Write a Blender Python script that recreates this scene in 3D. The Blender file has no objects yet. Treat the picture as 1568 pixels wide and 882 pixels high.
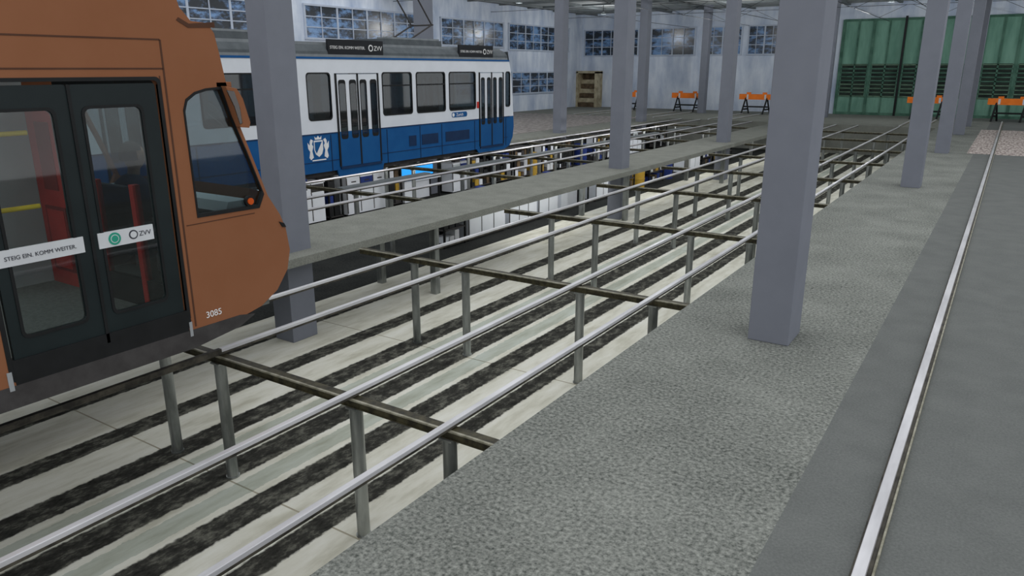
import bpy, math, random
from mathutils import Vector
from mathutils.geometry import tessellate_polygon
random.seed(4)
sc=bpy.context.scene
try:
    sc.view_settings.view_transform='Standard'
except Exception: pass

# ---------------------------------------------------------------- materials
def lin(c):
    r=[]
    for v in c:
        v/=255.0
        r.append(v/12.92 if v<=.04045 else ((v+.055)/1.055)**2.4)
    return (r[0],r[1],r[2],1)
def base(name):
    m=bpy.data.materials.new(name); m.use_nodes=True
    nt=m.node_tree; b=nt.nodes['Principled BSDF']
    return m,nt,b
def ramp(nt,stops,interp='LINEAR'):
    r=nt.nodes.new('ShaderNodeValToRGB'); r.color_ramp.interpolation=interp
    e=r.color_ramp.elements
    e[0].position=stops[0][0]; e[0].color=stops[0][1]
    e[1].position=stops[-1][0]; e[1].color=stops[-1][1]
    for p,c in stops[1:-1]:
        n=e.new(p); n.color=c
    return r
def pos(nt,scale=(1,1,1)):
    g=nt.nodes.new('ShaderNodeNewGeometry')
    v=nt.nodes.new('ShaderNodeVectorMath'); v.operation='MULTIPLY'; v.inputs[1].default_value=scale
    nt.links.new(g.outputs['Position'],v.inputs[0]); return v.outputs[0]
def noise(nt,vec,sc_,detail=4,rough=.6):
    n=nt.nodes.new('ShaderNodeTexNoise'); n.inputs['Scale'].default_value=sc_
    n.inputs['Detail'].default_value=detail; n.inputs['Roughness'].default_value=rough
    nt.links.new(vec,n.inputs['Vector']); return n.outputs['Fac']
def nmat(name,c1,c2,scale=8,rough=.7,metal=0,stretch=(1,1,1),lo=.35,hi=.65,spec=.3,detail=4):
    m,nt,b=base(name)
    f=noise(nt,pos(nt,stretch),scale,detail)
    r=ramp(nt,[(lo,lin(c1)),(hi,lin(c2))]); nt.links.new(f,r.inputs[0])
    nt.links.new(r.outputs[0],b.inputs['Base Color'])
    b.inputs['Roughness'].default_value=rough; b.inputs['Metallic'].default_value=metal
    b.inputs['Specular IOR Level'].default_value=spec
    return m
def near(c,d=5): return tuple(max(0,v-d) for v in c),tuple(min(255,v+d) for v in c)
def plain(name,c,d=4,**k):
    a,b=near(c,d); return nmat(name,a,b,**k)
def emis(name,c,s):
    m,nt,b=base(name); b.inputs['Base Color'].default_value=lin(c)
    b.inputs['Emission Color'].default_value=lin(c); b.inputs['Emission Strength'].default_value=s
    return m
def glass(name,tint,refl=.08,gc=(1,1,1,1)):
    m=bpy.data.materials.new(name); m.use_nodes=True; nt=m.node_tree
    nt.nodes.remove(nt.nodes['Principled BSDF']); o=nt.nodes['Material Output']
    t=nt.nodes.new('ShaderNodeBsdfTransparent'); t.inputs[0].default_value=tint
    g=nt.nodes.new('ShaderNodeBsdfGlossy'); g.inputs['Roughness'].default_value=.03; g.inputs[0].default_value=gc
    x=nt.nodes.new('ShaderNodeMixShader'); x.inputs[0].default_value=refl
    nt.links.new(t.outputs[0],x.inputs[1]); nt.links.new(g.outputs[0],x.inputs[2]); nt.links.new(x.outputs[0],o.inputs[0])
    return m

M={}
M['column']=plain('column_paint',(122,126,136),2,scale=3,rough=.8,spec=.1)
M['steel']=nmat('galvanised_steel',(106,110,108),(168,172,170),scale=6,rough=.35,metal=.7,stretch=(1,1,.2))
M['beam']=nmat('oiled_beam',(34,32,22),(74,70,50),scale=14,rough=.5,metal=.1)
M['beamtop']=nmat('beam_highlight_rail_edge',(116,114,96),(165,162,146),scale=14,rough=.4,metal=.2)  # painted highlight on the beams; own pale edge line on embedded rails
M['rail']=nmat('rail_head',(190,190,194),(222,222,226),scale=5,rough=.3,metal=.2,stretch=(1,.2,1))
M['railweb']=nmat('rail_web',(44,42,38),(86,82,72),scale=8,rough=.6)
M['brown']=plain('brown_paint',(140,93,66),2,scale=2,rough=.65,spec=.08)
M['brownd']=plain('brown_groove',(80,50,34),3,scale=4,rough=.7)
M['black']=plain('black_plastic',(18,20,22),4,scale=6,rough=.6)
M['doorleaf']=plain('dark_door_paint',(20,31,33),3,scale=3,rough=.5)
M['underframe']=plain('underframe_grey',(62,60,60),6,scale=6,rough=.8)
M['red']=plain('red_paint',(190,42,34),8,scale=4,rough=.5)
M['redd']=plain('red_paint_dark',(132,26,22),6,scale=4,rough=.6)
M['yellow']=plain('yellow_handrail',(232,198,50),8,scale=5,rough=.4)
M['intgrey']=plain('interior_panel',(176,184,186),5,scale=3,rough=.7)
M['intfloor']=plain('interior_floor',(108,113,110),8,scale=30,rough=.8)
M['seat']=plain('seat_fabric',(30,52,96),8,scale=20,rough=.9)
M['white']=plain('white_paint',(222,227,234),3,scale=2,rough=.5)
M['blue']=plain('blue_paint',(16,84,142),4,scale=2,rough=.5,spec=.2)
M['blued']=plain('blue_panel_gap',(8,44,82),4,scale=4,rough=.6)
M['roof']=plain('roof_grey',(84,90,94),6,scale=5,rough=.8)
M['roofl']=plain('roof_edge_grey',(128,134,138),6,scale=5,rough=.8)
M['sign']=plain('sign_black',(24,27,32),3,scale=3,rough=.6)
M['label']=plain('label_grey',(205,208,212),4,scale=3,rough=.6)
M['text']=plain('text_dark',(60,62,70),3,scale=3,rough=.7)
M['textw']=plain('text_white',(235,235,235),3,scale=3,rough=.7)
M['teal']=plain('teal_sticker',(40,150,125),5,scale=3,rough=.6)
M['orange']=plain('orange_paint',(240,124,34),6,scale=4,rough=.5)
M['lamp']=plain('indicator_orange',(196,80,20),6,scale=4,rough=.3)
M['glass']=glass('tram_door_glass',(.76,.80,.80,1),.04)
M['glassc']=glass('cab_window_glass',(.56,.63,.65,1),.06)
M['glassd']=glass('tram_window_glass',(.34,.40,.42,1),.09)
M['screenglass']=glass('windscreen_glass',(.55,.6,.62,1),.08)
M['wall']=nmat('white_plaster',(166,182,208),(224,232,244),scale=1.0,rough=.9,stretch=(1,1,.35),lo=.3,hi=.60,detail=8)
M['beige']=nmat('beige_board',(150,138,112),(196,186,158),scale=3,rough=.8)
M['brownw']=nmat('brown_board',(70,58,44),(112,94,72),scale=4,rough=.8)
M['green']=nmat('green_door',(88,130,114),(128,170,152),scale=.9,rough=.8,stretch=(2,1,.4),spec=.05,lo=.3,hi=.65,detail=8)
M['greend']=nmat('green_frame',(66,100,86),(92,128,112),scale=2,rough=.8,spec=.05)
M['greenl']=nmat('green_louvre',(84,110,94),(112,138,118),scale=3,rough=.8,spec=.05)
M['doorwin']=nmat('door_window_strip',(18,28,26),(46,60,52),scale=3,rough=.8,stretch=(.6,1,3))
M['frame']=plain('window_frame',(186,196,212),5,scale=3,rough=.6)
M['ceiling']=nmat('ceiling_panel',(156,160,160),(186,190,190),scale=1.2,rough=.9,stretch=(.2,3,1))
M['ceilbeam']=plain('ceiling_beam',(120,126,128),5,scale=3,rough=.8)
M['wire']=plain('wire_dark',(36,38,42),3,scale=3,rough=.5)
M['cyan']=emis('cyan_screen',(20,140,215),1.0)
M['bluep']=plain('blue_drum',(30,52,120),6)
M['yel']=plain('yellow_drum',(176,142,50),6)
M['silver']=plain('silver_trim',(168,172,176),4,rough=.4,metal=.3)
M['pitwall']=nmat('pit_wall_paint',(150,154,152),(196,200,198),scale=1.5,rough=.9)
M['skin']=plain('skin',(196,150,124),4,scale=6,rough=.6)
M['hair']=plain('hair_dark',(40,30,24),5,scale=30,rough=.8)
M['uniform']=plain('dark_uniform',(26,34,52),4,scale=8,rough=.9)
M['eye']=plain('eye_dark',(30,26,24),2)
M['lip']=plain('lip',(150,86,78),3)

# window panes: reflections of trees and sky painted into the colour of old glass
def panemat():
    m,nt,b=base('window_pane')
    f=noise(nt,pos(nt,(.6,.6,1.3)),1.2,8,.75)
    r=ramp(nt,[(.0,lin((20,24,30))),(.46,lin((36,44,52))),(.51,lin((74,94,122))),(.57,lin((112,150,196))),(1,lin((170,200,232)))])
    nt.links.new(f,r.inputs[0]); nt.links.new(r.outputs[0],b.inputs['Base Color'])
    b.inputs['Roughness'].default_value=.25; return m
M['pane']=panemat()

def concrete(name,c1,c2,scale,fine=60,bump=.2,lo=.5,hi=1.0,w2=.5):
    m,nt,b=base(name)
    p=pos(nt)
    f1=noise(nt,p,fine,3,.7); f2=noise(nt,p,scale,4,.6)
    a=nt.nodes.new('ShaderNodeMath'); a.operation='ADD'; nt.links.new(f1,a.inputs[0])
    k=nt.nodes.new('ShaderNodeMath'); k.operation='MULTIPLY'; k.inputs[1].default_value=w2
    nt.links.new(f2,k.inputs[0]); nt.links.new(k.outputs[0],a.inputs[1])
    r=ramp(nt,[(lo,lin(c1)),(hi,lin(c2))]); nt.links.new(a.outputs[0],r.inputs[0])
    nt.links.new(r.outputs[0],b.inputs['Base Color']); b.inputs['Roughness'].default_value=.95
    b.inputs['Specular IOR Level'].default_value=.05
    bp=nt.nodes.new('ShaderNodeBump'); bp.inputs['Strength'].default_value=bump; bp.inputs['Distance'].default_value=.012
    nt.links.new(f1,bp.inputs['Height']); nt.links.new(bp.outputs[0],b.inputs['Normal'])
    return m
M['rough']=concrete('rough_concrete',(70,74,71),(158,161,155),1.0,36,.35,.44,.86,.3)
M['smooth']=concrete('smooth_concrete',(96,99,98),(118,121,119),2.5,60,.08)
M['slab']=concrete('slab_concrete',(108,110,104),(146,148,141),2.5,40,.08)
M['darkfloor']=concrete('dark_pit_floor',(36,38,38),(64,66,64),1.5,30,.08)
M['brick']=nmat('streaked_paving',(128,114,110),(204,194,188),scale=5,rough=.9,stretch=(3,.5,1),lo=.38,hi=.62,detail=6)
M['paving2']=nmat('grey_paving',(104,98,96),(172,166,162),scale=4,rough=.9,stretch=(3,.6,1),lo=.36,hi=.64,detail=6)

STRIPES=[(-4.5,.12),(-5.2,.16),(-5.95,.17),(-6.75,.17),(-7.6,.15),(-8.75,.13)]
def pitfloor():
    m,nt,b=base('striped_pit_floor')
    g=nt.nodes.new('ShaderNodeNewGeometry'); s=nt.nodes.new('ShaderNodeSeparateXYZ')
    nt.links.new(g.outputs['Position'],s.inputs[0])
    L=nt.links
    def mth(op,a,b_=None,c=None,clamp=False):
        n=nt.nodes.new('ShaderNodeMath'); n.operation=op; n.use_clamp=clamp
        for i,v in enumerate((a,b_,c)):
            if v is None: continue
            if isinstance(v,(int,float)): n.inputs[i].default_value=v
            else: L.new(v,n.inputs[i])
        return n.outputs[0]
    jit=mth('MULTIPLY',mth('SUBTRACT',noise(nt,pos(nt,(1,1,1)),14,3),.5),.06)
    x=mth('ADD',s.outputs[0],jit)
    tot=None
    for c,hw in STRIPES:
        d=mth('ABSOLUTE',mth('SUBTRACT',x,c))
        v=mth('MULTIPLY',mth('SUBTRACT',hw+.012,d),45,clamp=True)
        tot=v if tot is None else mth('ADD',tot,v,clamp=True)
    f=noise(nt,pos(nt,(2.2,.5,1)),2.4,7,.65)
    cr=ramp(nt,[(.3,lin((190,188,172))),(.5,lin((216,215,202))),(.7,lin((230,230,221)))]); L.new(f,cr.inputs[0])
    f2=noise(nt,pos(nt,(1.5,.8,1)),7,7,.75)
    dk=ramp(nt,[(.3,lin((30,30,28))),(.5,lin((60,60,56))),(.7,lin((122,122,112)))]); L.new(f2,dk.inputs[0])
    jy=mth('LESS_THAN',mth('FRACT',mth('MULTIPLY',s.outputs[1],.26)),.005)
    jn=nt.nodes.new('ShaderNodeMixRGB'); jn.inputs[2].default_value=lin((165,160,142))
    L.new(jy,jn.inputs[0]); L.new(cr.outputs[0],jn.inputs[1])
    lane=None
    for c in (-5.57,-6.35):
        v=mth('LESS_THAN',mth('ABSOLUTE',mth('SUBTRACT',x,c)),.12)
        lane=v if lane is None else mth('ADD',lane,v,clamp=True)
    ln=nt.nodes.new('ShaderNodeMixRGB'); ln.blend_type='MULTIPLY'; ln.inputs[2].default_value=lin((216,223,222))
    L.new(lane,ln.inputs[0]); L.new(jn.outputs[0],ln.inputs[1])
    mx=nt.nodes.new('ShaderNodeMixRGB'); L.new(tot,mx.inputs[0]); L.new(ln.outputs[0],mx.inputs[1]); L.new(dk.outputs[0],mx.inputs[2])
    L.new(mx.outputs[0],b.inputs['Base Color']); b.inputs['Roughness'].default_value=.9
    b.inputs['Specular IOR Level'].default_value=.05
    return m
M['pit']=pitfloor()

# ---------------------------------------------------------------- mesh builder
class MB:
    def __init__(s): s.v=[];s.f=[];s.m=[];s.slots=[]
    def mi(s,k):
        if k not in s.slots: s.slots.append(k)
        return s.slots.index(k)
    def face(s,pts,k):
        n=len(s.v); s.v+= [tuple(p) for p in pts]; s.f.append(list(range(n,n+len(pts)))); s.m.append(s.mi(k))
    def box(s,x0,x1,y0,y1,z0,z1,k):
        n=len(s.v)
        s.v+=[(x,y,z) for z in (z0,z1) for y in (y0,y1) for x in (x0,x1)]
        for q in ((0,2,3,1),(4,5,7,6),(0,1,5,4),(2,6,7,3),(0,4,6,2),(1,3,7,5)):
            s.f.append([n+i for i in q]); s.m.append(s.mi(k))
    def cyl(s,p0,p1,r,k,n=12,r1=None):
        p0=Vector(p0);p1=Vector(p1); d=(p1-p0).normalized()
        a=Vector((0,0,1)) if abs(d.z)<.9 else Vector((1,0,0))
        u=d.cross(a).normalized(); w=d.cross(u); r1=r if r1 is None else r1
        b=len(s.v)
        for p,rr in ((p0,r),(p1,r1)):
            for i in range(n):
                t=2*math.pi*i/n; s.v.append(tuple(p+u*math.cos(t)*rr+w*math.sin(t)*rr))
        for i in range(n):
            j=(i+1)%n; s.f.append([b+i,b+j,b+n+j,b+n+i]); s.m.append(s.mi(k))
        s.f.append([b+i for i in range(n)][::-1]); s.m.append(s.mi(k))
        s.f.append([b+n+i for i in range(n)]); s.m.append(s.mi(k))
    def ball(s,c,r,k,n=14,zmin=-1.1,shape=None):
        """ellipsoid, optionally only the part above zmin (unit sphere), with optional shaping"""
        nz=10; rows=[]
        for j in range(nz+1):
            t=math.pi*j/nz; z=math.cos(t)
            if z<zmin: break
            row=[]
            for i in range(n):
                a=2*math.pi*i/n; p=(math.sin(t)*math.cos(a),math.sin(t)*math.sin(a),z)
                if shape: p=shape(p)
                row.append(len(s.v)); s.v.append((c[0]+p[0]*r[0],c[1]+p[1]*r[1],c[2]+p[2]*r[2]))
            rows.append(row)
        for j in range(len(rows)-1):
            for i in range(n):
                q=[rows[j][i],rows[j][(i+1)%n],rows[j+1][(i+1)%n],rows[j+1][i]]
                s.f.append(q); s.m.append(s.mi(k))
    def panel(s,outer,holes,x0,x1,k):
        """flat plate in the YZ plane between x0 and x1, with holes"""
        loops=[outer]+list(holes)
        tris=tessellate_polygon([[Vector((p[0],p[1],0)) for p in l] for l in loops])
        flat=[p for l in loops for p in l]
        for x in (x0,x1):
            n=len(s.v); s.v+=[(x,p[0],p[1]) for p in flat]
            for t in tris:
                s.f.append([n+i for i in t]); s.m.append(s.mi(k))
        for l in loops:
            for i in range(len(l)):
                a=l[i];b=l[(i+1)%len(l)]
                s.face([(x0,a[0],a[1]),(x0,b[0],b[1]),(x1,b[0],b[1]),(x1,a[0],a[1])],k)
    def sweep(s,prof,keys,xc,hw,ext,n=14,p=4):
        """front of a vehicle: profile (y,z) carried across the width, bulging forward"""
        for i in range(n):
            w0=-1+2*i/n; w1=-1+2*(i+1)/n
            for j in range(len(prof)-1):
                q=[]
                for w,jj in ((w0,j),(w1,j),(w1,j+1),(w0,j+1)):
                    y,z=prof[jj]; q.append((xc+w*hw,y+ext*(1-abs(w)**p),z))
                s.face(q,keys[j])
    def obj(s,name,parent=None,bevel=0,smooth=False):
        me=bpy.data.meshes.new(name); me.from_pydata(s.v,[],s.f)
        for k in s.slots: me.materials.append(M[k])
        me.polygons.foreach_set('material_index',s.m)
        me.update()
        import bmesh
        bm=bmesh.new(); bm.from_mesh(me); bmesh.ops.remove_doubles(bm,verts=bm.verts,dist=.0004)
        bmesh.ops.recalc_face_normals(bm,faces=bm.faces); bm.to_mesh(me); bm.free()
        o=bpy.data.objects.new(name,me); sc.collection.objects.link(o)
        if smooth:
            for pl in me.polygons: pl.use_smooth=True
            try:
                me.set_sharp_from_angle(angle=math.radians(35))
            except Exception: pass
        if bevel:
            b=o.modifiers.new('bevel','BEVEL'); b.width=bevel; b.segments=2; b.limit_method='ANGLE'
        if parent: o.parent=parent
        return o
def empty(name,loc=(0,0,0)):
    e=bpy.data.objects.new(name,None); e.empty_display_size=.2; sc.collection.objects.link(e); return e
def rr(y0,y1,z0,z1,r=.06,n=4):
    pts=[]
    for cy,cz,a0 in ((y1-r,z1-r,0),(y0+r,z1-r,90),(y0+r,z0+r,180),(y1-r,z0+r,270)):
        for i in range(n+1):
            a=math.radians(a0+90*i/n); pts.append((cy+r*math.cos(a),cz+r*math.sin(a)))
    return pts
def text(body,size,loc,key,name,parent,face='X'):
    c=bpy.data.curves.new(name,'FONT'); c.body=body; c.size=size; c.extrude=.001
    o=bpy.data.objects.new(name,c); sc.collection.objects.link(o)
    o.location=loc; o.rotation_euler=(math.pi/2,0,math.pi/2); c.materials.append(M[key]); o.parent=parent
    return o
def arealight(name,loc,sx,sy,e,parent=None,rot=(0,0,0)):
    l=bpy.data.lights.new(name,'AREA'); l.shape='RECTANGLE'; l.size=sx; l.size_y=sy; l.energy=e; l.color=(1,.99,.97)
    o=bpy.data.objects.new(name,l); o.location=loc; o.rotation_euler=rot; sc.collection.objects.link(o)
    if parent: o.parent=parent
    return o
def skinned(name,verts,edges,radii,key,parent):
    me=bpy.data.meshes.new(name); me.from_pydata(verts,edges,[]); me.materials.append(M[key])
    o=bpy.data.objects.new(name,me); sc.collection.objects.link(o); o.parent=parent
    sk=o.modifiers.new('skin','SKIN'); sk.use_smooth_shade=True
    lay=me.skin_vertices[0].data if me.skin_vertices else None
    if lay is None:
        import bmesh
        bm=bmesh.new(); bm.from_mesh(me); bm.verts.layers.skin.verify(); bm.to_mesh(me); bm.free(); lay=me.skin_vertices[0].data
    for i,r in enumerate(radii):
        lay[i].radius=(r,r) if not isinstance(r,tuple) else r; lay[i].use_root=(i==0)
    ss=o.modifiers.new('sub','SUBSURF'); ss.levels=1; ss.render_levels=2
    return o

PZ=-1.33
# ---------------------------------------------------------------- shell
b=MB(); b.box(-2.65,-.76,-8,47,PZ-.1,0,'rough'); b.box(-.76,9,-8,47,PZ-.1,0,'smooth'); b.obj('floor')
b=MB(); b.box(-9.45,-2.65,-8,38,PZ-.1,PZ,'pit'); b.obj('floor_pit')
b=MB(); b.box(-16.4,-9.45,-8,38,PZ-.1,PZ,'darkfloor'); b.obj('floor_workshop')
b=MB(); b.box(-25,-2.65,38,47,PZ-.1,0,'slab'); b.obj('floor_far')
b=MB(); b.box(-25,-16.4,-8,20,PZ-.1,0,'slab'); b.box(-25,-16.4,20,38,PZ-.1,0,'paving2'); b.obj('floor_side')
b=MB(); b.box(-.94,3,27,38,0,.006,'brick'); b.obj('floor_paving')
for x0,x1 in ((-9.5,-7.9),(-16.35,-14.95)):
    b=MB(); b.box(x0,x1,-8,38,-.12,0,'slab')
    y=-6
    while y<38:
        b.box(x0+.1,x0+.22,y,y+.12,PZ,-.12,'steel'); b.box(x1-.22,x1-.1,y,y+.12,PZ,-.12,'steel'); y+=7.9
    ob=b.obj('walkway_slab')
    if x0>-10:
        for y in (16,21.5,27,32.5):
            arealight('walkway_fill_light',(-8.6,y,-.20),.16,4.2,24,ob,(0,math.radians(62),0))  # unseen fill lights added to brighten the cabinets below the walkway
# added fill lights and housings under the far track to brighten the pit-wall equipment
b=MB()
for k in range(2,8):
    y=3.93+3.85*k
    b.box(-12.62,-12.42,y+.35,y+3.5,-.16,-.10,'ceilbeam')
ob=b.obj('pit_fill_housings')
for k in range(1,8):
    y=3.93+3.85*k+1.9
    arealight('pit_fill_light',(-12.6,y,-.22),.14,3.0,19,ob,(0,math.radians(62),0))
b=MB(); b.box(-16.395,-16.36,-8,38,PZ,-.13,'pitwall'); b.obj('wall_pit')
b=MB(); b.box(-25.3,-25,-8,47.3,-.2,6,'wall'); b.obj('wall_left')
b=MB(); b.box(-25,9,47,47.3,-.2,6,'wall'); b.obj('wall_back')
b=MB(); b.box(-25.3,9,27,47.3,6.0,6.2,'ceiling')
for i in range(13):
    x=-24+i*2.6; b.box(x-.08,x+.08,27,47,5.86,6.0,'ceilbeam')
for i in range(7):
    y=28+i*3.0; b.box(-25,9,y-.06,y+.06,5.9,6.0,'ceilbeam')
b.obj('ceiling')

# windows
wn=[0]
def window(axis,wallc,a0,a1,z0,z1,nx,nz):
    wn[0]+=1; b=MB(); t=.05
    def bx(u0,u1,d0,d1,za,zb,k):
        if axis=='x': b.box(wallc+d0,wallc+d1,u0,u1,za,zb,k)
        else: b.box(u0,u1,wallc-d1,wallc-d0,za,zb,k)
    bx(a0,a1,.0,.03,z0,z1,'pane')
    bx(a0-.06,a1+.06,.0,.09,z0-.08,z0,'frame'); bx(a0-.06,a1+.06,.0,.09,z1,z1+.08,'frame')
    for i in range(nx+1):
        u=a0+(a1-a0)*i/nx; w=.045 if i%2==0 else .02
        bx(u-w,u+w,0,.07,z0,z1,'frame')
    for j in range(1,nz):
        z=z0+(z1-z0)*j/nz; bx(a0,a1,0,.06,z-.02,z+.02,'frame')
    b.obj('window_%d'%wn[0])
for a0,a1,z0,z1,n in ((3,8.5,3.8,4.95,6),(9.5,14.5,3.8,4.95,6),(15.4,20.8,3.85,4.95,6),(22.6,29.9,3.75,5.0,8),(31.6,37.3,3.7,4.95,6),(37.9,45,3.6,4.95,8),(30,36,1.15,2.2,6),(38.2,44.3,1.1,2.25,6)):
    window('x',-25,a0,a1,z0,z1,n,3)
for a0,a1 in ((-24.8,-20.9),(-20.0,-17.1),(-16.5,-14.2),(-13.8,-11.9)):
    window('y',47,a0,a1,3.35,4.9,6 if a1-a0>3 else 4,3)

# green folding doors
def gdoor(n,x0,x1,np_):
    b=MB(); y=46.995
    b.box(x0,x1,y-.08,y,0,5.1,'green')
    w=(x1-x0)/np_
    for i in range(np_+1):
        x=x0+i*w; b.box(x-.07,x+.07,y-.16,y-.02,0,5.1,'greend')
    for i in range(np_):
        b.box(x0+i*w+.14,x0+(i+1)*w-.14,y-.12,y-.04,1.0,2.75,'doorwin')
        for j in range(9):
            z=1.02+j*.21
            b.box(x0+i*w+.1,x0+(i+1)*w-.1,y-.14,y-.04,z-.03,z+.03,'greenl' if j in (0,1,2,3,8) else 'greend')
        b.box(x0+(i+.5)*w-.04,x0+(i+.5)*w+.04,y-.14,y-.04,0,5.1,'greend')
    b.box(x0,x1,y-.15,y-.02,5.0,5.12,'greend'); b.box(x0,x1,y-.13,y-.02,0,.14,'greend')
    b.box((x0+x1)/2-.05,(x0+x1)/2+.05,y-.3,y-.15,0,5.2,'black')
    b.obj('door_%d'%n)
gdoor(1,-8.5,-2.3,4); gdoor(2,-1.7,4.5,4)
# corner doorway with stair
b=MB(); b.box(-24.99,-24.85,46.2,46.99,0,2.3,'beige'); b.box(-23.6,-23.4,46.2,46.99,0,2.3,'beige'); b.box(-24.99,-23.4,46.2,46.99,2.2,2.35,'beige')
b.box(-24.85,-23.6,46.9,46.99,0,2.2,'brownw')
for i in range(6): b.box(-24.85,-23.6,46.25+.1*i,46.9,.3*i,.3*i+.28,'beige' if i%2 else 'brownw')
b.obj('door_3')

# ---------------------------------------------------------------- columns
def column(x,y,z0,wx=.38,wy=.46):
    b=MB(); b.box(x-wx/2,x+wx/2,y-wy/2,y+wy/2,z0,5.99,'column')
    b.obj('steel_column',bevel=.008)
for y in (7.12,18.6,26.8,34.8,40.0): column(-1.6,y,0)
for y in (7.0,18.0,26.6): column(-8.4,y,PZ)
for y in (34.8,43.5): column(-8.4,y,PZ if y<38 else 0)
for y in (7.0,18.4,26.8,34.9): column(-15.2,y,PZ)
column(-15.2,43.6,0); 

# ---------------------------------------------------------------- rails
def rails(name,xs,y0,y1,z=0,emb=False):
    b=MB()
    for x in xs:
        if emb:
            b.box(x-.03,x+.03,y0,y1,0,.045,'rail'); b.box(x+.03,x+.055,y0,y1,0,.02,'railweb'); b.box(x+.055,x+.068,y0,y1,0,.032,'beamtop'); b.box(x-.045,x-.03,y0,y1,0,.008,'railweb')
        else:
            ys=[y0,y1] if x>-5 or x<-8 else [y0,3.93,y1]
            for i in range(len(ys)-1):
                b.box(x-.024,x+.024,ys[i],ys[i+1],z-.022,z+.012,'railweb' if len(ys)==3 and i==0 else 'rail')  # head beneath the brown tram darker: the tram's shade put into its colour
            b.box(x-.02,x+.02,y0,y1,z-.045,z-.022,'railweb')
    b.obj(name,bevel=.004)
rails('tram_rails',(-.285,.74),-8,43.9,emb=True)
rails('tram_rails',(-3.1,-4.1),-8,38); rails('tram_rails',(-5.8,-6.74),-8,38)
rails('tram_rails',(-10.65,-11.65),-8,38); rails('tram_rails',(-13.3,-14.3),-8,38)
for c in (-3.6,-12.4,-16.4,-20.2): rails('tram_rails',(c-.5,c+.5),38.1,43.9,emb=True)

def frame(y,x0,x1,posts):
    b=MB()
    b.box(x0,x1,y-.035,y+.035,-.115,-.06,'beam'); b.box(x0,x1,y-.048,y+.048,-.06,-.050,'beam'); b.box(x0,x1,y-.052,y-.030,-.06,-.047,'beamtop'); b.box(x0,x1,y-.042,y+.042,-.125,-.115,'beam')  # pale strip along the near top edge is a painted highlight
    for x in posts:
        b.cyl((x,y,PZ),(x,y,-.14),.055,'steel',16); b.cyl((x,y,PZ),(x,y,PZ+.015),.065,'steel',16)
        b.box(x-.06,x+.06,y-.06,y+.06,-.14,-.125,'steel')
    b.obj('rail_support_frame',smooth=True)
for k in range(-2,9):
    y=3.93+3.85*k
    if k==8: y=34.6
    frame(y,-7.75,-2.66,(-3.12,-4.08,-5.83,-6.73))
    frame(y,-14.4,-9.7,(-10.65,-11.65,-13.3,-14.3))

# ---------------------------------------------------------------- brown tram
T=empty('brown_tram')
XR=-5.2; XL=-7.5; XC=(XR+XL)/2; HW=(XR-XL)/2
nose=[(3.40,3.32),(3.47,3.1),(3.52,2.93),(3.60,2.84),(3.74,2.83),(3.79,2.76),(3.82,2.6),(3.85,2.40),(3.90,2.16),(4.01,1.86),(4.15,1.46),(4.26,1.28),(4.31,1.15),(4.335,.95),(4.29,.78),(4.16,.62),(3.98,.52),(3.74,.47)]
tail=[(-7,.47),(-7,3.32)]
cabwin=[(3.46,1.38),(3.45,2.2),(3.48,2.28),(3.56,2.33),(3.66,2.355),(3.80,2.365),(3.87,2.13),(3.98,1.85),(4.11,1.48),(4.05,1.37)]
side_outer=nose+tail
def inset(poly,d):
    cy=sum(p[0] for p in poly)/len(poly); cz=sum(p[1] for p in poly)/len(poly)
    return [(p[0]+(cy-p[0])*d,p[1]+(cz-p[1])*d) for p in poly]
wins=[rr(.55,1.75,1.25,2.35,.08),rr(-.9,.35,1.25,2.35,.08),rr(-4.6,-3.2,1.25,2.35,.08),rr(-6.4,-4.8,1.25,2.35,.08)]
b=MB()
sill=.55
d1=rr(2.0,3.27,sill,2.42,.03); d2=rr(-2.9,-1.3,sill,2.42,.03)
b.panel(side_outer,[d1,d2,cabwin]+wins,XR,XR-.05,'brown')
b.obj('side_panel_right',T)
b=MB()
fw=[rr(.4,1.9,1.15,2.3,.08),rr(2.05,2.98,.95,2.3,.08),rr(-1.3,.2,1.15,2.3,.08),rr(-3,-1.5,1.15,2.3,.08),rr(-6.4,-3.3,1.15,2.3,.08)]
b.panel(side_outer,[cabwin]+fw,XL,XL+.05,'brown'); 
b.obj('side_panel_left',T)
b=MB(); b.panel(rr(-6.9,3.36,.5,2.5,.02),[[(p[0],p[1]) for p in w] for w in fw],XL+.05,XL+.09,'intgrey')
for w in fw:
    b.panel(w,[],XL+.03,XL+.035,'glass')
b.obj('inner_wall_left',T)
keys=[]
for i in range(len(nose)-1):
    z=(nose[i][1]+nose[i+1][1])/2
    keys.append('screenglass' if 1.46<z<2.40 else 'brown')
b=MB(); b.sweep(nose,keys,XC,HW,.2); b.obj('nose_shell',T,smooth=True)
b=MB(); b.box(XL,XR,-7,3.42,3.28,3.34,'brown'); b.box(XL,XR,-7,3.75,.42,.5,'underframe'); b.box(XL,XR,-7,-6.95,.47,3.3,'brown')
b.box(XL+.05,XR-.05,-6.9,4.1,.5,.56,'intfloor'); b.box(XL+.06,XR-.06,-6.9,3.6,2.55,2.6,'intgrey')
b.box(XR-.06,XR+.004,2.0,3.27,.50,.67,'black'); b.box(XR-.06,XR+.006,3.275,3.30,.45,.57,'silver'); b.box(XR-.06,XR+.006,1.955,1.985,.47,.60,'silver')
b.panel([(-7,.345),(3.3,.345),(3.74,.40),(3.9,.47),(3.75,.50),(-7,.50)],[],XR+.004,XR-.04,'underframe')
b.obj('body_shell',T)
for y in (-5,-1.8,1.4):
    arealight('saloon_fill',(XC+.1,y,2.54),.5,2.4,10,T)  # added fill lights, brighten the interior behind the door glass
arealight('cab_fill',(XC,3.7,2.5),.6,.25,6,T)  # added fill light for the driver's end
b=MB()
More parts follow.
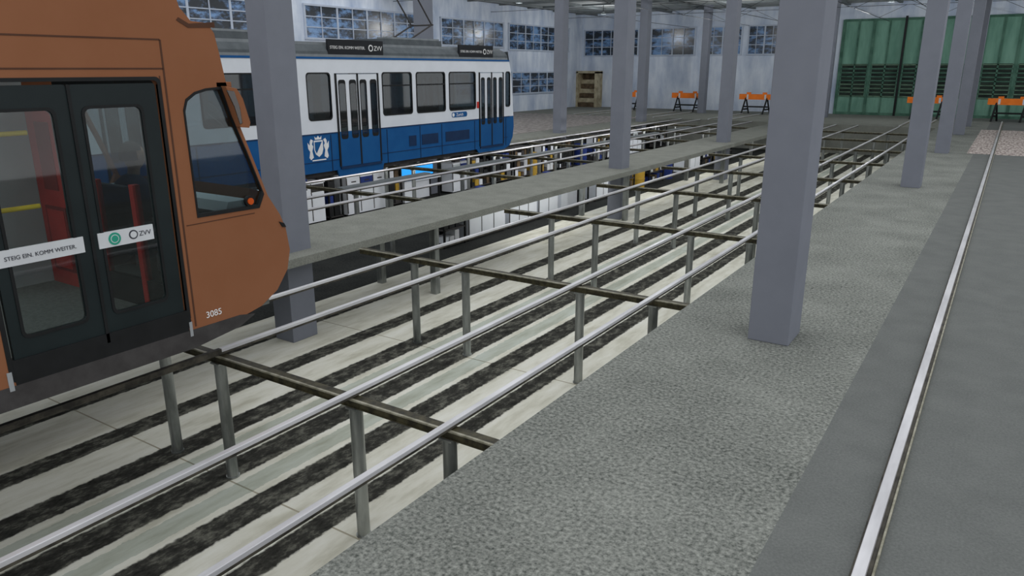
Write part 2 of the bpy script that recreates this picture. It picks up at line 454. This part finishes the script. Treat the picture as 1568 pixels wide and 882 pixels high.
for yc in (0.2,-5.2):
    for x in (-5.83,-6.73):
        for dy in (-.8,.8):
            b.cyl((x-.05,yc+dy,.3),(x+.05,yc+dy,.3),.287,'underframe',20)
    b.box(-6.9,-5.6,yc-1.2,yc+1.2,.2,.42,'black')
b.obj('bogie',T)
b=MB(); e=XR+.002
for z in (2.50,2.70):
    b.box(XR-.01,e,-7,3.33,z-.006,z+.006,'brownd')
b.box(XR-.01,e,3.325,3.34,.52,2.70,'brownd'); b.box(XR-.01,e,3.29,3.30,.6,2.45,'brownd')
b.box(XR-.01,e,3.36,4.0,1.33,1.337,'brownd')
b.panel(cabwin,[inset(cabwin,.05)],XR-.02,XR+.006,'black')
b.panel(rr(1.97,3.295,.52,2.445,.04),[rr(2.0,3.27,.55,2.42,.03)],XR-.02,XR+.003,'black')
b.panel(inset(cabwin,.02),[],XR-.024,XR-.02,'glassc')
for w in wins: b.panel(w,[inset(w,.05)],XR-.02,XR+.006,'black'); b.panel(inset(w,.02),[],XR-.024,XR-.02,'glassc')
b.obj('trim_right',T)
def leaf(y0,y1,g0,g1,nm):
    b=MB(); g=rr(g0,g1,.81,2.24,.04)
    b.panel(rr(y0,y1,.6,2.40,.02),[g],XR-.035,XR-.005,'doorleaf')
    b.panel(rr(g0-.02,g1+.02,.79,2.26,.05),[g],XR-.006,XR+.001,'black')
    b.panel(g,[],XR-.012,XR-.009,'glass'); b.obj(nm,T)
leaf(2.02,2.625,2.11,2.515,'door_leaf_1'); leaf(2.645,3.25,2.72,3.12,'door_leaf_2')
leaf(-2.88,-2.11,-2.75,-2.2,'door_leaf_3'); leaf(-2.09,-1.32,-2.0,-1.45,'door_leaf_4')
b=MB(); b.box(XR-.02,XR+.004,2.624,2.646,.6,2.4,'black'); b.obj('door_seal',T)
b=MB(); b.box(XR-.018,XR+.003,2.0,2.575,1.285,1.395,'label'); b.box(XR-.018,XR+.003,2.675,3.085,1.285,1.395,'label'); b.obj('door_sticker',T)
b=MB(); b.cyl((XR,2.79,1.34),(XR+.006,2.79,1.34),.045,'teal',20); b.cyl((XR,2.79,1.34),(XR+.007,2.79,1.34),.03,'label',20); b.cyl((XR,2.79,1.34),(XR+.008,2.79,1.34),.025,'teal',20); b.cyl((XR,2.93,1.345),(XR+.005,2.93,1.345),.034,'text',20); b.cyl((XR,2.93,1.345),(XR+.007,2.93,1.345),.024,'label',20); b.obj('sticker_logo',T)
text('STEIG EIN. KOMM WEITER.',.038,(XR+.005,2.07,1.325),'text','sticker_text',T)
text('ZVV',.05,(XR+.005,2.972,1.327),'text','sticker_text_2',T)
text('3085',.075,(XR+.004,3.43,.56),'textw','fleet_number',T)
b=MB(); b.panel([(3.80,2.37),(3.90,2.35),(3.95,2.27),(4.0,2.08),(3.985,2.04),(3.90,2.05),(3.86,2.2)],[],-5.27,-5.14,'brown')
b.panel([(3.80,2.34),(3.87,2.33),(3.91,2.2),(3.92,2.08),(3.895,2.07),(3.86,2.2)],[],-5.142,-5.134,'glassd')
b.box(-5.3,-5.2,3.76,3.9,2.36,2.40,'brown'); b.obj('wing_mirror',T,bevel=.01)
b=MB(); b.cyl((XR-.02,3.96,1.44),(XR+.02,3.96,1.44),.028,'lamp',20); b.cyl((XR-.02,3.96,1.44),(XR+.01,3.96,1.44),.045,'black',20); b.obj('indicator_lamp',T)
b=MB(); b.panel([(4.24,1.22),(4.29,1.20),(4.31,1.16),(4.27,1.17)],[],XR-.02,XR+.01,'black'); b.obj('bumper_notch',T)
b=MB(); b.panel([(3.50,2.86),(3.58,2.82),(3.80,2.84),(3.80,2.80),(3.57,2.79),(3.48,2.84)],[],XR-.02,XR+.004,'brownd'); b.obj('roof_fairing',T)
# interior
b=MB()
for z in (2.1,1.62): b.cyl((XR-.14,1.6,z),(XR-.14,2.40,z),.016,'yellow')
b.cyl((XR-.14,1.6,.56),(XR-.14,1.6,2.55),.016,'yellow')
b.cyl((XC,1.0,.56),(XC,1.0,2.55),.018,'yellow'); b.obj('handrail',T)
b=MB(); y=3.34
b.box(-7.4,-6.84,y,y+.05,.56,2.25,'red'); b.box(-7.26,-7.02,y-.006,y+.055,1.45,2.05,'redd'); b.box(-6.90,-6.87,y-.03,y,1.1,1.3,'black')
b.box(-7.3,-6.95,y-.012,y,.70,1.3,'redd'); b.box(-7.27,-6.98,y-.018,y-.01,.73,1.27,'red')
for x in (-6.42,-5.85,-5.34): b.box(x-.03,x+.03,y-.01,y+.05,.56,1.6,'red')
b.box(-6.84,-5.3,y,y+.05,.56,.80,'black'); b.box(-6.84,-5.26,y,y+.04,2.25,2.55,'black'); b.box(-6.84,-5.26,y+.01,y+.02,.80,2.25,'glassc')
b.obj('cab_partition',T)
b=MB()
def seat(b,x,y,z,k,d=1,w=.42):
    b.box(x-w/2,x+w/2,y-.2,y+.22,z+.38,z+.46,k); yb=y-.24*d
    b.box(x-w/2,x+w/2,yb-.05,yb+.05,z+.42,z+1.1,k); b.cyl((x,y,z),(x,y,z+.4),.06,'black')
b.box(-6.56,-6.14,3.50,3.86,.93,1.0,'black'); b.box(-6.56,-6.14,3.43,3.50,.95,1.55,'black'); b.cyl((-6.35,3.7,.56),(-6.35,3.7,.95),.06,'black'); b.obj('driver_seat',T,bevel=.02)
b=MB(); b.panel([(4.10,.56),(4.16,.56),(4.24,1.15),(4.10,1.42),(3.90,1.42),(3.86,1.34),(4.10,1.24)],[],-7.3,-5.4,'intgrey')
b.cyl((-6.35,3.86,1.42),(-6.35,3.90,1.47),.15,'black'); b.obj('driver_console',T)
b=MB()
for yy in (.9,.1,-.7,-3.9,-4.7,-5.5):
    for x in (-7.15,-6.7): seat(b,x,yy,.56,'seat')
b.obj('passenger_seats',T,bevel=.02)

# ---------------------------------------------------------------- driver (seated, hands on the desk, looking ahead)
P=empty('tram_driver')
cx=-6.35
V=[(cx,3.64,1.10),(cx,3.62,1.25),(cx,3.63,1.42),(cx,3.64,1.54),(cx,3.66,1.62)]
Rr=[(.15,.12),(.135,.105),(.165,.11),(.12,.09),(.06,.06)]
E=[(0,1),(1,2),(2,3),(3,4)]
def chain(start,pts,rad):
    p=start
    for q,r in zip(pts,rad):
        V.append(q); Rr.append(r); E.append((p,len(V)-1)); p=len(V)-1
for s_ in (-1,1):
    chain(0,[(cx+s_*.10,3.70,1.08),(cx+s_*.14,3.99,1.07),(cx+s_*.14,3.97,.84),(cx+s_*.14,3.95,.64)],[.088,.066,.056,.042])
    chain(3,[(cx+s_*.19,3.64,1.51),(cx+s_*.25,3.61,1.27),(cx+s_*.20,3.74,1.36),(cx+s_*.15,3.83,1.45)],[.062,.048,.04,.032])
skinned('uniform',V,E,Rr,'uniform',P)
for s_ in (-1,1):
    hx=cx+s_*.15
    hv=[(hx,3.83,1.455),(hx,3.87,1.465),(hx,3.90,1.468)]; he=[(0,1),(1,2)]; hr=[.024,(.032,.016),(.034,.014)]
    for i,ln in enumerate((.062,.072,.066,.052)):
        fx=hx+(-.027+.018*i)*s_; a=len(hv)
        hv+= [(fx,3.925,1.470),(fx,3.925+ln*.5,1.462),(fx,3.925+ln*.75,1.442)]; hr+=[.0095,.009,.008]
        he+=[(2,a),(a,a+1),(a+1,a+2)]
    a=len(hv); hv+=[(hx-s_*.04,3.89,1.46),(hx-s_*.052,3.925,1.452)]; hr+=[.011,.009]; he+=[(1,a),(a,a+1)]
    skinned('hand',hv,he,hr,'skin',P)
b=MB()
def hs(p):
    x,y,z=p
    if z<0: x*=1-.28*(-z); y*=1-.12*(-z)
    return (x,y,z)
hc=(cx,3.685,1.765)
b.ball(hc,(.078,.098,.118),'skin',18,shape=hs)
b.ball((cx,3.665,1.785),(.085,.10,.115),'hair',18,zmin=.12)
b.ball((cx,3.645,1.77),(.083,.085,.10),'hair',18,zmin=-.5)
b.ball((cx,3.785,1.755),(.012,.018,.024),'skin',8)
for s_ in (-1,1):
    b.ball((cx+s_*.03,3.772,1.778),(.012,.008,.008),'eye',8); b.ball((cx+s_*.08,3.685,1.765),(.010,.018,.03),'skin',8)
b.ball((cx,3.774,1.712),(.025,.008,.007),'lip',8)
b.cyl((cx,3.655,1.58),(cx,3.675,1.69),.05,'skin',14)
b.obj('head',P,smooth=True)
b=MB()
for s_ in (-1,1):
    b.ball((cx+s_*.14,4.0,.595),(.045,.12,.035),'black',12)
b.obj('shoes',P,smooth=True)

# ---------------------------------------------------------------- blue tram
T=empty('blue_tram')
XR=-12.7; XL=-14.85; XC=(XR+XL)/2; HW=(XR-XL)/2
n2=[(19.22,2.98),(19.28,2.74),(19.31,2.66),(19.37,2.45),(19.45,1.9),(19.5,1.35),(19.52,1.12),(19.54,.8),(19.48,.5),(19.3,.25),(19.0,.16)]
Yb=-1.0
windows=[(.2,1.4),(1.6,2.8),(3.0,4.2),(4.4,6.4),(8.8,10.15),(11.4,12.1),(13.75,14.85),(15.0,16.2),(16.35,17.58)]
doors=[(6.9,8.3),(12.25,13.6),(17.75,18.95)]
for X,sx,nm in ((XR,-1,'right'),(XL,1,'left')):
    b=MB()
    up=[(19.28,2.70),(19.31,2.66),(19.37,2.45),(19.45,1.9),(19.5,1.35),(19.52,1.12),(Yb,1.12),(Yb,2.70)]
    holes=[rr(a,c,1.4,2.42,.09) for a,c in windows]+[rr(19.08,19.34,1.4,2.40,.06)]
    dh=[rr(a,c,1.16,2.4,.04) for a,c in doors]
    b.panel(up,holes+dh,X,X+sx*.04,'white')
    lo=[(19.52,1.12),(19.54,.8),(19.48,.5),(19.3,.25),(19.0,.16)]
    for a,c in reversed(doors):
        lo+= [(c+.10,.27),(c+.05,.12),(a-.05,.12),(a-.10,.27)] if c<18.9 else [(17.7,.16),(17.6,.27)]
    lo+=[(Yb,.27),(Yb,1.12)]
    b.panel(lo,[],X,X+sx*.04,'blue')
    b.box(min(X,X-sx*.012),max(X,X-sx*.012),Yb,19.28,2.70,2.745,'blue')
    b.box(min(X,X+sx*.1),max(X,X+sx*.1),Yb,19.2,2.745,2.80,'roofl')
    b.obj('side_'+nm,T)
    b=MB(); o=-sx*.008
    xa,xb=sorted((X+o,X+sx*.02))
    for a,c in windows+[(19.08,19.34)]:
        w=rr(a,c,1.4,2.42,.08)
        b.panel(w,[inset(w,.06)],xa,xb,'black'); b.panel(inset(w,.03),[],X+sx*.02,X+sx*.025,'glassd')
        if c-a>1: b.box(xa,xb,a+.05,c-.05,2.09,2.12,'black')
    for a,c in doors:
        w=(c-a)/4
        b.panel(rr(a+.02,c-.02,1.1,2.38,.03),[rr(a+i*w+.07,a+(i+1)*w-.05,1.2,2.26,.06) for i in range(4)],xa,xb,'white')
        xo=X-sx*.014; xx=sorted((X,xo))
        b.box(xx[0],xx[1],a+.02,c-.02,.34,1.12,'blue')
        for i in range(4):
            h=rr(a+i*w+.07,a+(i+1)*w-.05,.95,2.26,.06)
            b.panel(h,[inset(h,.12)],X-sx*.018,X,'black'); b.panel(inset(h,.06),[],X-sx*.016,X-sx*.012,'glassd')
        for yy in (a,(a+c)/2,c): b.box(min(X-sx*.02,X),max(X-sx*.02,X),yy-.025,yy+.025,.34,2.4,'black')
        b.box(min(X-sx*.03,X),max(X-sx*.03,X),a,c,.28,.33,'blued')
    for yy in (1,3,5,6.6,8.6,10.3,12.0,13.85,15.1,16.0,17.5,19.1): b.box(xa,xb,yy-.012,yy+.012,.27,1.08,'blued')
    b.box(xa,xb,Yb,19.3,1.10,1.125,'blued')
    b.box(xa,xb,Yb,19.2,.50,.515,'blued')
    for a,c in ((14.6,15.0),(15.1,15.9),(16.1,17.3)):
        b.box(xa,xb,a+.06,c-.06,.6,.86,'blued')
    b.obj('trim_'+nm,T)
keys=[]
for i in range(len(n2)-1):
    z=(n2[i][1]+n2[i+1][1])/2
    keys.append('roof' if z>2.75 else 'blue' if z>2.69 or z<1.15 else 'screenglass' if 1.3<z<2.5 else 'white')
b=MB(); b.sweep(n2,keys,XC,HW,.28); b.obj('nose_shell',T,smooth=True)
b=MB()
prof=[(XL,2.74),(XL+.02,2.86),(XL+.12,2.97),(XL+.35,3.05),(XR-.35,3.05),(XR-.12,2.97),(XR-.02,2.86),(XR,2.74)]
for i in range(len(prof)-1):
    (xa,za),(xb,zb)=prof[i],prof[i+1]
    b.face([(xa,Yb,za),(xb,Yb,zb),(xb,19.22,zb),(xa,19.22,za)],'roof')
b.face([(p[0],19.22,p[1]) for p in prof],'roof'); b.face([(p[0],Yb,p[1]) for p in prof],'roof')
b.box(XL+.04,XR-.04,Yb,19.0,.28,.34,'intfloor'); b.box(XL+.04,XR-.04,Yb,19.2,2.62,2.68,'intgrey')
b.box(XL,XR,Yb,Yb+.05,.27,2.74,'white')
b.obj('body_shell',T)
b=MB()
for a,c in ((1,3.2),(4.2,6.0),(8.2,10.5),(14.2,16.4)):
    b.box(XL+.4,XR-.25,a,c,3.05,3.2,'roof'); b.box(XR-.6,XR-.25,a+.1,c-.1,3.2,3.24,'roofl')
b.box(XR-.25,XR-.2,Yb,19.1,2.98,3.06,'roofl')
b.obj('roof_equipment',T)
b=MB(); b.box(XR-.06,XR-.0,12.1,13.85,2.80,3.12,'sign'); b.box(XR-.06,XR-.0,16.85,18.45,2.80,3.12,'sign'); b.obj('roof_sign',T)
for yy,s_ in ((12.15,.092),(16.9,.085)):
    text('STEIG EIN. KOMM WEITER.',s_,(XR+.003,yy,2.92),'textw','roof_sign_text',T)
    text('ZVV',.15,(XR+.003,yy+1.38 if yy<13 else yy+1.24,2.90),'textw','roof_sign_logo',T)
b=MB()
for yy in (13.43,18.03): b.cyl((XR,yy,2.955),(XR+.004,yy,2.955),.075,'textw',20); b.cyl((XR,yy,2.955),(XR+.006,yy,2.955),.05,'sign',20)
b.obj('roof_sign_ring',T)
b=MB()
for x in (-14.1,-13.4):
    b.cyl((x,15.6,3.2),(x+.05,16.5,3.62),.022,'underframe',8); b.cyl((x+.05,16.5,3.62),(x,15.7,4.6),.02,'underframe',8)
b.box(-14.2,-13.3,15.5,16.6,3.2,3.26,'underframe'); b.cyl((-14.4,15.7,4.6),(-13.1,15.7,4.6),.03,'underframe',8); b.cyl((-14.1,16.5,3.62),(-13.3,16.5,3.62),.02,'underframe',8)
b.obj('pantograph',T)
# crest: shield between two lions
b=MB(); e0=XR; e1=XR+.006; c0=11.62
b.panel([(c0-.13,.98),(c0-.13,.78),(c0-.09,.68),(c0,.62),(c0+.09,.68),(c0+.13,.78),(c0+.13,.98)],[],e0,e1,'textw')
b.panel([(c0-.11,.95),(c0-.11,.78),(c0-.07,.70),(c0+.1,.95)],[],e1,e1+.003,'blue')
for s_ in (-1,1):
    L=[(c0+s_*.16,.62),(c0+s_*.19,.76),(c0+s_*.155,.86),(c0+s_*.19,.91),(c0+s_*.15,.99),(c0+s_*.21,1.02),(c0+s_*.245,.97),(c0+s_*.25,.88),(c0+s_*.31,.95),(c0+s_*.30,.82),(c0+s_*.25,.75),(c0+s_*.28,.62),(c0+s_*.24,.57)]
    b.panel(L,[],e0,e1,'textw')
b.panel([(c0-.2,.54),(c0+.2,.54),(c0+.2,.565),(c0-.2,.565)],[],e0,e1,'textw')
b.panel([(c0-.09,1.0),(c0+.09,1.0),(c0+.1,1.07),(c0+.05,1.03),(c0,1.08),(c0-.05,1.03),(c0-.1,1.07)],[],e0,e1,'textw')
b.obj('city_crest',T)
b=MB(); b.panel(rr(16.45,17.15,1.22,1.36,.06),[],XR,XR+.005,'blue'); b.cyl((XR,16.52,1.29),(XR+.01,16.52,1.29),.05,'textw'); b.panel(rr(17.62,17.72,1.42,1.6,.02),[],XR,XR+.006,'red'); b.obj('side_label',T)
text('Zurich',.12,(XR+.007,16.65,1.25),'textw','side_label_text',T)
b=MB()
for yc in (2.0,9.3,16.0):
    for x in (-13.3,-14.3):
        for dy in (-.9,.9): b.cyl((x-.05,yc+dy,.33),(x+.05,yc+dy,.33),.315,'underframe',20)
    b.box(-14.4,-13.2,yc-1.3,yc+1.3,.18,.3,'black')
b.box(XL+.1,XR-.1,Yb,18.8,.16,.28,'underframe'); b.obj('bogie',T)
b=MB()
for i in range(16):
    yy=.2+i*1.15
    if any(a-.3<yy<c+.3 for a,c in doors): continue
    for x in (-14.45,-14.0,-13.1): seat(b,x,yy,.34,'seat')
b.obj('passenger_seats',T)

# ---------------------------------------------------------------- buffers
def buffer(x,y):
    b=MB()
    b.box(x-.98,x+.98,y-.06,y+.06,.80,1.1,'orange')
    for s_ in (-1,1): b.box(x+s_*.5-.05,x+s_*.5+.05,y-.066,y+.066,.82,1.08,'label')
    b.box(x-.7,x+.7,y-.05,y+.05,.36,.44,'black')
    for s_ in (-.6,.6):
        b.cyl((x+s_,y-.02,.9),(x+s_-.12,y-.32,0),.045,'black',8); b.cyl((x+s_,y+.02,.9),(x+s_+.12,y+.32,0),.045,'black',8)
        b.box(x+s_-.05,x+s_+.05,y-.3,y+.3,.22,.3,'black')
    for s_ in (-.45,.45): b.box(x+s_-.12,x+s_+.12,y-.04,y+.04,1.1,1.2,'orange')
    b.obj('buffer_stop')
for x in (-20.2,-16.4,-12.3,-3.6,-.05): buffer(x,44.4)

# ---------------------------------------------------------------- workshop equipment
def cabinet(x0,x1,y0,y1,h,k='white'):
    b=MB(); b.box(x0,x1,y0,y1,PZ+.06,PZ+h,k); b.box(x0+.03,x1-.03,y0+.03,y1-.03,PZ,PZ+.06,'black')
    b.box(x0-.02,x1+.03,y0-.02,y1+.02,PZ+h,PZ+h+.03,'label')
    n=max(1,round((y1-y0)/.5)); w=(y1-y0)/n
    for i in range(n):
        b.box(x1,x1+.012,y0+i*w+.02,y0+(i+1)*w-.02,PZ+.1,PZ+h-.25,k); b.box(x1,x1+.012,y0+i*w+.02,y0+(i+1)*w-.02,PZ+h-.22,PZ+h-.03,random.choice([k,k,'intgrey','bluep','underframe']))
        b.box(x1+.001,x1+.006,y0+i*w-.015,y0+i*w+.015,PZ+.1,PZ+h,'underframe')
        b.box(x1+.012,x1+.03,y0+(i+.5)*w-.08,y0+(i+.5)*w+.08,PZ+h-.14,PZ+h-.11,'underframe')
    b.box(x1-.2,x1-.05,y0+.2,y0+.45,PZ+h+.03,PZ+h+.13,'underframe'); b.box(x0+.1,x0+.3,y0+.7,y0+.9,PZ+h+.03,PZ+h+.11,'bluep')
    b.obj('tool_cabinet')
def desk(x0,x1,y0,y1):
    b=MB(); b.box(x0,x1,y0,y1,PZ+.62,PZ+.66,'label'); b.box(x0,x0+.03,y0,y1,PZ,PZ+.62,'white'); b.box(x0,x1,y0,y0+.35,PZ+.05,PZ+.62,'white')
    for x in (x0+.04,x1-.04):
        for y in (y0+.04,y1-.04): b.box(x-.02,x+.02,y-.02,y+.02,PZ,PZ+.62,'black')
    xm=(x0+x1)/2; ym=(y0+y1)/2; hw=(y1-y0)*.43
    b.box(xm-.03,xm+.01,ym-hw-.03,ym+hw+.03,PZ+.70,PZ+1.12,'black'); b.box(xm+.01,xm+.016,ym-hw,ym+hw,PZ+.73,PZ+1.09,'cyan'); b.box(xm-.05,xm+.05,ym-.1,ym+.1,PZ+.66,PZ+.72,'black')
    b.obj('monitor_desk')
def rack(x0,x1,y0,y1,h):
    b=MB()
    for y in (y0,y1-.04):
        for x in (x0,x1-.04): b.box(x,x+.04,y,y+.04,PZ,PZ+h,'black')
    b.box(x0,x0+.02,y0,y1,PZ,PZ+h,'black')
    for j in range(4):
        z=PZ+.1+j*(h-.12)/3; b.box(x0,x1,y0,y1,z-.02,z,'underframe')
        if j<3:
            y=y0+.08
            while y<y1-.2:
                w=random.uniform(.1,.22); hh=random.uniform(.12,(h-.12)/3-.05)
                b.box(x0+.06,x1-.05,y,y+w,z,z+hh,random.choice(['label','black','black','underframe','black','brownw','white','bluep','yel'])); y+=w+.04
    b.obj('storage_rack')
def drum(x,y,k,r=.26,h=.85):
    b=MB(); b.cyl((x,y,PZ),(x,y,PZ+h),r,k,24)
    for z in (.02,h/3,2*h/3,h-.02): b.cyl((x,y,PZ+z-.015),(x,y,PZ+z+.015),r+.015,k,24)
    b.obj('oil_drum',smooth=True)
x0,x1=-10.42,-10.0
rack(x0,x1,12.6,13.4,1.05)
cabinet(x0,x1,13.5,15.0,1.05); cabinet(x0,x1,15.2,16.5,1.0); cabinet(x0,x1,16.6,17.6,1.05); desk(x0,x1,17.8,19.5); cabinet(x0,x1,19.9,21.3,1.0)
rack(x0,x1,21.5,22.7,1.05); drum(-10.2,23.3,'yel'); rack(x0,x1,23.9,25.2,1.05); drum(-10.2,25.8,'bluep'); cabinet(x0,x1,27.2,28.9,1.0); rack(x0,x1,29.2,30.6,1.05); rack(x0,x1,31.6,33.0,1.05)
x0,x1=-14.9,-14.45
cabinet(x0,x1,8.2,9.4,1.05); cabinet(x0,x1,9.8,11.0,1.05); rack(x0,x1,11.15,11.9,1.1); cabinet(x0,x1,12.0,13.3,1.05); rack(x0,x1,13.45,13.95,1.1); cabinet(x0,x1,14.1,15.6,1.05)
rack(x0,x1,15.75,16.3,1.1); desk(x0,x1,16.4,18.1); cabinet(x0,x1,18.7,19.5,.95)
for y in (19.7,21.0,22.3,24.2,25.5,28.4,29.7): rack(x0,x1,y,y+1.15,1.15)
drum(-14.7,23.75,'yel'); drum(-14.7,27.7,'bluep'); cabinet(x0,x1,31.3,33.4,1.0); rack(x0,x1,35.2,36.5,1.1)

# ---------------------------------------------------------------- overhead line
b=MB()
for x in (-11.15,-13.8,-6.25,-3.6,.23,-17.5):
    b.cyl((x,-8,4.95),(x,46.9,4.95),.012,'wire',6)
for y in (12,20.5,28,36,43):
    b.cyl((-24.9,y,5.5),(9,y,5.5),.012,'wire',6)
    for x in (-13.8,-11.15,-6.25,-3.6,.23):
        b.cyl((x-1.2,y,5.5),(x,y+.1,4.95),.009,'wire',6); b.cyl((x+1.2,y,5.5),(x,y+.1,4.95),.009,'wire',6)
for (p,q) in (((-1.4,18.9,5.2),(9,24,5.6)),((-1.8,18.9,5.6),(-8.1,26.3,5.0)),((-1.4,27.1,5.2),(9,33,5.4)),((-8.1,18.3,5.3),(-1.8,34.5,5.0)),((-15.5,18.7,5.0),(-24.9,30,5.4))):
    b.cyl(p,q,.012,'wire',6)
b.obj('overhead_wires')

# added fill lights with invented shades, brightening ceiling and walls of the far bay
for x in (-20.5,-13,-5.5,1.5):
    for y in (32,41):
        b=MB(); b.cyl((x,y,5.62),(x,y,5.99),.02,'black',8); b.cyl((x,y,5.50),(x,y,5.64),.16,'ceilbeam',16,r1=.05); o=b.obj('fill_lamp_shade')
        l=bpy.data.lights.new('far_bay_fill','POINT'); l.energy=140; l.shadow_soft_size=.05; l.color=(.97,.99,1)
        lo=bpy.data.objects.new('far_bay_fill',l); lo.location=(x,y,4.6); sc.collection.objects.link(lo); lo.parent=o

# ---------------------------------------------------------------- light
w=bpy.data.worlds.new('world'); sc.world=w; w.use_nodes=True
w.node_tree.nodes['Background'].inputs[0].default_value=(.96,.98,1,1); w.node_tree.nodes['Background'].inputs[1].default_value=.92
s=bpy.data.lights.new('sun','SUN'); s.energy=.4; s.angle=math.radians(80); so=bpy.data.objects.new('sun',s); sc.collection.objects.link(so)
so.rotation_euler=(math.radians(30),math.radians(22),math.radians(10))

cam=bpy.data.cameras.new('camera'); co=bpy.data.objects.new('camera',cam); sc.collection.objects.link(co)
co.location=(0,0,2.5); co.rotation_euler=(math.radians(90-16.42),0,math.radians(33.15)); cam.sensor_width=36; cam.lens=1140/1568*36; cam.clip_end=300
sc.camera=co
